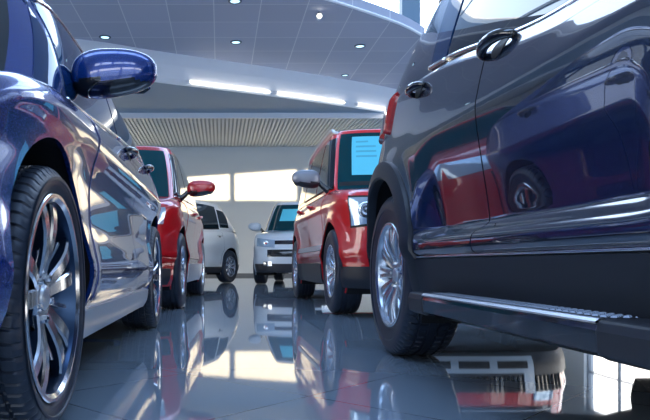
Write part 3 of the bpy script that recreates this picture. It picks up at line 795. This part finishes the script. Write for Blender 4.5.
# ================================================================== the hall
def struct(name, B, m, kind='structure', smooth=False):
    o = B.build(name, m, None, smooth); o['kind'] = kind; return o
XL, XR, YF, YB = -10., 11., -9., 22.8
B = MB(); B.box((XL-.3, YF-.3, -.2), (XR+.3, YB+.3, 0)); struct('floor', B, M['floor'])
B = MB(); B.box((XL-.3, YB, 0), (XR+.3, YB+.3, 4.9)); struct('wall_back', B, M['wall'])
B = MB(); B.box((XL, YB-.03, 0), (XR, YB, .09)); struct('baseboard_back', B, M['base'])
HT = 8.6
# side walls with tall windows
def side_wall(name, x0, x1, bays, zb, zt, xin, nm):
    B = MB(); ys = [YF] + [y for b in bays for y in b] + [YB]
    B.box((x0, YF, 0), (x1, YB, zb)); B.box((x0, YF, zt), (x1, YB, HT+.2))
    for i in range(0, len(ys), 2): B.box((x0, ys[i], zb), (x1, ys[i+1], zt))
    struct(name, B, M['wallside'])
    for k, (a, b) in enumerate(bays):
        B = MB(); xm = (x0+x1)/2; t = .05
        B.box((xm-.04, a, zb), (xm+.04, a+t, zt)); B.box((xm-.04, b-t, zb), (xm+.04, b, zt))
        B.box((xm-.04, a+t, zb), (xm+.04, b-t, zb+t)); B.box((xm-.04, a+t, zt-t), (xm+.04, b-t, zt))
        n = max(1, round((b-a)/1.6))
        for i in range(1, n): y = a+(b-a)*i/n; B.box((xm-.03, y-.03, zb+t), (xm+.03, y+.03, zt-t))
        z = zb+(zt-zb)*.68; B.box((xm-.028, a+t, z-.03), (xm+.028, b-t, z+.03))
        struct('window_%d' % (nm+k), B, M['frame'])
side_wall('wall_left', XL-.3, XL, [(-7, -2.5), (-1.5, 3), (4, 8.5), (9.5, 14), (15, 19.5)], .35, 4.0, XL, 1)
side_wall('wall_right', XR, XR+.3, [(-7, -2.5), (-1.5, 3), (4, 8.5), (9.5, 14), (15, 19.5)], .35, 4.0, XR, 6)
# front wall (behind the viewer) with a row of clerestory windows the low sun comes through
SE = math.tan(math.radians(5.5)); dz = (YB-YF)*SE
z0, z1 = 2.68+dz, 3.80+dz
xs = [(-6.85, -4.65), (-4.4, -2.2), (-1.8, .33), (.53, 2.70), (3.02, 5.2)]
B = MB(); e = [XL] + [v for p in xs for v in p] + [XR]
B.box((XL-.3, YF-.3, 0), (XR+.3, YF, .3)); B.box((XL-.3, YF-.3, 4.2), (XR+.3, YF, z0))
for xa_, xb_ in ((XL-.3, -9), (-5.2, -4.8), (-.2, .2), (4.8, 5.2), (10, XR+.3)): B.box((xa_, YF-.3, .3), (xb_, YF, 4.2))
B.box((XL-.3, YF-.3, z1), (XR+.3, YF, HT+.2))
for i in range(0, len(e), 2): B.box((e[i], YF-.3, z0), (e[i+1], YF, z1))
struct('wall_front', B, M['wallside'])
B = MB(); B.add([(xs[2][0], YF-.31, z1), (xs[3][1], YF-.31, z1), (xs[2][0], YF-.31, z1-.34), (xs[3][1], YF-.31, z1-.02),
                 (xs[2][0], YF-.35, z1), (xs[3][1], YF-.35, z1), (xs[2][0], YF-.35, z1-.34), (xs[3][1], YF-.35, z1-.02)],
                [(0, 1, 3, 2), (4, 6, 7, 5), (0, 4, 5, 1), (2, 3, 7, 6), (0, 2, 6, 4), (1, 5, 7, 3)])
struct('trim_1', B, M['frame'])  # unseen sloped plate added to slant the top of the sun patches
for k, (xa_, xb_) in enumerate(((-9, -5.2), (-4.8, -.2), (.2, 4.8), (5.2, 10))):
    B = MB(); B.box((xa_, YF-.2, .3), (xb_, YF-.1, .36)); B.box((xa_, YF-.2, 4.14), (xb_, YF-.1, 4.2)); xm = (xa_+xb_)/2
    for x in (xa_+.03, xm, xb_-.03): B.box((x-.03, YF-.2, .36), (x+.03, YF-.1, 4.14))
    B.build('window_%d' % (15+k), M['frame'])['kind'] = 'structure'
# unseen building added outside: it keeps the low sun off the lower panes
B = MB(); B.box((-40, -32, -.2), (40, -25, 6.4)); struct('building_across', B, M['wallside'])
# ceilings
Hc, Hb, Hs = 5.40, 4.70, 4.55
band = [(-10, 12.6), (-6, 13.45), (-2.7, 14.45), (-1.67, 14.98), (-.72, 15.42), (1.39, 16.38), (3.39, 17.4), (4.79, 18.2), (5.4, 18.65), (7.4, 20.4), (9.6, 22.8)]
edge = [(-10, 6.5), (-6, 8.2), (-2, 10.0), (.5, 11.3), (1.9, 12.15), (3.0, 12.9), (4.0, 13.7), (5.0, 14.9), (6.2, 17.0), (7.2, 19.4), (8.4, 21.4), (9.6, 22.8)]
def interp_poly(P, n):
    out = []; f = interp([(p[0], p[1]) for p in P])
    for i in range(n+1): x = P[0][0]+(P[-1][0]-P[0][0])*i/n; out.append((x, f(x)))
    return out
bd = interp_poly(band, 60); ed = interp_poly(edge, 60)
B = MB(); B.prism(ed + bd[::-1], Hc, Hc+.25); o = struct('ceiling', B, [M['tiles']])
# bright rounded rim along the open edge
B = MB(); B.tube([(x, y-.02, Hc+.03) for x, y in ed], .03, 0, 8); struct('trim_2', B, M['band'], smooth=True)
# bulkhead: a curved vertical band dropping from the panels
B = MB(); n = len(bd)
pr = [(.30, Hc+.1), (-.0, Hc+.1), (-.02, Hc-.30), (.0, Hb+.10), (.05, Hb+.02), (.08, Hb-.004), (.12, Hb-.004), (.12, Hc)]
P = []
for i, (x, y) in enumerate(bd):
    a, c = bd[max(0, i-1)], bd[min(n-1, i+1)]; t = Vector((c[0]-a[0], c[1]-a[1])).normalized(); nn = Vector((-t.y, t.x))
    P.append([(x+nn.x*q, y+nn.y*q, z) for q, z in pr])
B.grid(P, loop_v=True); struct('trim_3', B, M['band'], smooth=False)
# slate soffit behind the bulkhead, then fascia and slatted ceiling
YS = 18.25
sof = [(x, y+.09) for x, y in bd if y < YS-.1]; xe = sof[-1][0]
B = MB(); B.prism(sof + [(xe, YS), (XL, YS)], Hb, Hb+.1)
struct('trim_4', B, M['soffit'])
B = MB(); B.box((XL, YS, Hs), (XR, YS+.06, Hb+.1)); struct('trim_5', B, M['band'])
B = MB(); B.box((XL, YS+.06, Hs+.045), (XR, YB, Hs+.2), 1)
x = -5.
while x < 9.2:
    B.box((x, YS+.06, Hs), (x+.065, YB, Hs+.045)); x += .115
B.build('ceiling', [M['slat'], M['plenum']])['kind'] = 'structure'
# high roof over the open front of the hall, clerestory glazing standing on the lower ceiling
B = MB(); sk_ = [YF-.3, -1, 2.5, 10.5, 15.6, 17.3]  # skylight gaps added for extra daylight and bright glass reflections
for i in range(0, 6, 2): B.box((XL-.3, sk_[i], HT), (XR+.3, sk_[i+1], HT+.2))
for i in (1, 3): B.box((XL-.3, sk_[i], HT), (-7, sk_[i+1], HT+.2)); B.box((8, sk_[i], HT), (XR+.3, sk_[i+1], HT+.2))
for i in (1, 3): B.box((-7.1, sk_[i]-.15, HT+.2), (8.1, sk_[i], HT+.65))  # unseen curbs added to block sun slivers through the gaps
B.build('ceiling', M['wallside'])['kind'] = 'structure'
for k, i in enumerate((1, 3)):  # bars across the added skylights
    B = MB()
    for x in range(-7, 9, 3): B.box((x-.04, sk_[i], HT), (x+.04, sk_[i+1], HT+.15))
    B.build('window_%d' % (12+k), M['frame'])['kind'] = 'structure'
B = MB(); B.box((XL, 17.0, Hc+.25), (6.2, 17.3, Hc+.4)); B.box((XL, 17.0, HT-.3), (XR, 17.3, HT))
for xa_, xb_ in ((-9, -8.7), (-3, -2.7), (1.2, 1.5), (4.80, 5.28), (10.6, 11)): B.box((xa_, 17.0, Hc+.4), (xb_, 17.3, HT-.3))
B.build('window_11', M['column'])['kind'] = 'structure'
B = MB(); B.box((-200, -200, -.5), (200, 200, -.21)); struct('ground', B, M['ground'])

# ---- lamps
def on_plane(px, py, z): Y = F*(z-H)/(CY-py); return ((px-CX)/F*Y, Y)
lights = [(105, 37), (235, 1), (236, 42), (360, 46), (345, 75)]
names = ['recessed round ceiling downlight left of the others, above the blue door mirror', 'recessed round ceiling downlight at the top edge of the picture',
         'recessed round ceiling downlight in the middle of the panelled ceiling', 'recessed round ceiling downlight near the open right edge of the panelled ceiling',
         'small recessed ceiling downlight just above the curved bulkhead']
for (px, py), lab in zip(lights, names):
    x, y = on_plane(px, py, Hc); r = .13 if py != 75 else .10
    o = empty('downlight', (x, y, Hc), 0, lab, 'ceiling light', 'recessed downlights in the panelled ceiling')
    B = MB(); B.grid([[(q*math.cos(2*PI*i/28), q*math.sin(2*PI*i/28), z) for q, z in ((r, 0), (r, -.012), (r*.8, -.02), (r*.66, -.004))] for i in range(28)], loop_u=True)
    B.build('trim_ring', M['lamptrim'], o, smooth=True)
    B = MB(); B.prism([(r*.7*math.cos(2*PI*i/28), r*.7*math.sin(2*PI*i/28)) for i in range(28)], -.008, -.002); B.build('lens', M['lamp'], o)
x, y = on_plane(319, 12, Hc); o = empty('spotlight', (x, y, Hc), 0, 'small bright white spotlight hanging at the open edge of the panelled ceiling', 'ceiling light')
B = MB(); B.tube([(0, 0, 0), (0, 0, -.06)], .012, 0, 8); B.build('stem', M['lamptrim'], o)
B = MB(); B.grid([[(q*math.cos(2*PI*i/20), z, -.10+q*math.sin(2*PI*i/20)) for q, z in ((.001, .07), (.04, .07), (.055, -.05), (.05, -.06))] for i in range(20)], loop_u=True); B.build('housing', M['band'], o, smooth=True)
B = MB(); B.prism([(.048*math.cos(2*PI*i/20), .048*math.sin(2*PI*i/20)) for i in range(20)], 0, .004); B.v = [(a, -.055-c, -.10+b) for a, b, c in B.v]; B.build('lens', M['spot'], o)
# glowing strips recessed in the lower lip of the bulkhead
fy = interp(band)
def strip(xa, xb, lab):
    P = []; n = 16
    cx_ = (xa+xb)/2; o = empty('strip_light', (cx_, fy(cx_), Hb+.06), 0, lab, 'strip light', 'glowing strips along the curved bulkhead')
    B = MB(); B.tube([(xa+(xb-xa)*i/n-cx_, fy(xa+(xb-xa)*i/n)-fy(cx_)-.045, .0) for i in range(n+1)], .022, 0, 8); B.build('tube', M['led'], o, smooth=True)
    for xx in (xa, xb):
        B = MB(); B.box((xx-cx_-.03, fy(xx)-fy(cx_)-.08, -.035), (xx-cx_+.03, fy(xx)-fy(cx_)+.0, .035)); B.build('end_cap', M['band'], o)
strip(-.75, 1.30, 'long glowing strip light on the bulkhead, left of the other two')
strip(1.42, 3.38, 'long glowing strip light in the middle of the curved bulkhead')
strip(3.72, 4.8, 'short glowing strip light at the right end of the bulkhead above the red SUV')

# ================================================================== light
W = bpy.data.worlds.new('World'); sc.world = W; W.use_nodes = True
nt = W.node_tree; bg = nt.nodes['Background']
tc = nt.nodes.new('ShaderNodeTexCoord'); sp = nt.nodes.new('ShaderNodeSeparateXYZ'); cr = nt.nodes.new('ShaderNodeValToRGB')
nt.links.new(tc.outputs['Generated'], sp.inputs[0]); nt.links.new(sp.outputs['Z'], cr.inputs[0]); nt.links.new(cr.outputs[0], bg.inputs['Color'])
e_ = cr.color_ramp.elements; e_[0].position = 0; e_[0].color = (1, .93, .83, 1); e_[1].position = .7; e_[1].color = (.34, .53, .88, 1)
k = cr.color_ramp.elements.new(.12); k.color = (1, .955, .89, 1)
k = cr.color_ramp.elements.new(.35); k.color = (.66, .80, 1, 1)
bg.inputs['Strength'].default_value = 5.6
S = bpy.data.lights.new('sun', 'SUN'); S.energy = 10.; S.angle = math.radians(.25); S.color = (1, .80, .52)
so = bpy.data.objects.new('sun', S); link(so); so.rotation_euler = (math.radians(90-5.5), 0, 0)
def portal(x, ya, yb, za, zb_, s):
    A = bpy.data.lights.new('window_portal', 'AREA'); A.shape = 'RECTANGLE'; A.size = yb-ya; A.size_y = zb_-za; A.cycles.is_portal = True
    o = bpy.data.objects.new('window_portal', A); link(o); o.location = (x, (ya+yb)/2, (za+zb_)/2); o.rotation_euler = (PI/2, 0, s*PI/2)
def portal_front():
    A = bpy.data.lights.new('window_portal', 'AREA'); A.shape = 'RECTANGLE'; A.size = 19; A.size_y = 3.9; A.cycles.is_portal = True
    o = bpy.data.objects.new('window_portal', A); link(o); o.location = (.5, YF-.15, 2.25); o.rotation_euler = (PI/2, 0, 0)
portal_front()
for i in (1, 3):
    A = bpy.data.lights.new('skylight_portal', 'AREA'); A.shape = 'RECTANGLE'; A.size = 15; A.size_y = sk_[i+1]-sk_[i]; A.cycles.is_portal = True
    o = bpy.data.objects.new('skylight_portal', A); link(o); o.location = (.5, (sk_[i]+sk_[i+1])/2, HT+.1)
portal(XL-.1, -7, 19.5, .35, 4.0, -1); portal(XR+.1, -7, 19.5, .35, 4.0, 1)

cam = bpy.data.cameras.new('camera'); co = bpy.data.objects.new('camera', cam); link(co)
co.location = (0, 0, H); co.rotation_euler = (PI/2, 0, 0)
cam.sensor_width = 36; cam.lens = 36*F/650; cam.shift_x = (325-CX)/650; cam.shift_y = (CY-210)/650
cam.clip_start = .02; cam.clip_end = 500
sc.camera = co
vs = sc.view_settings; vs.view_transform = 'Standard'; vs.look = 'None'; vs.gamma = 1; vs.use_curve_mapping = False; vs.exposure = .08
sc.cycles.use_denoising = True
sc.cycles.max_bounces = 10; sc.cycles.diffuse_bounces = 5; sc.cycles.glossy_bounces = 6; sc.cycles.sample_clamp_indirect = 8
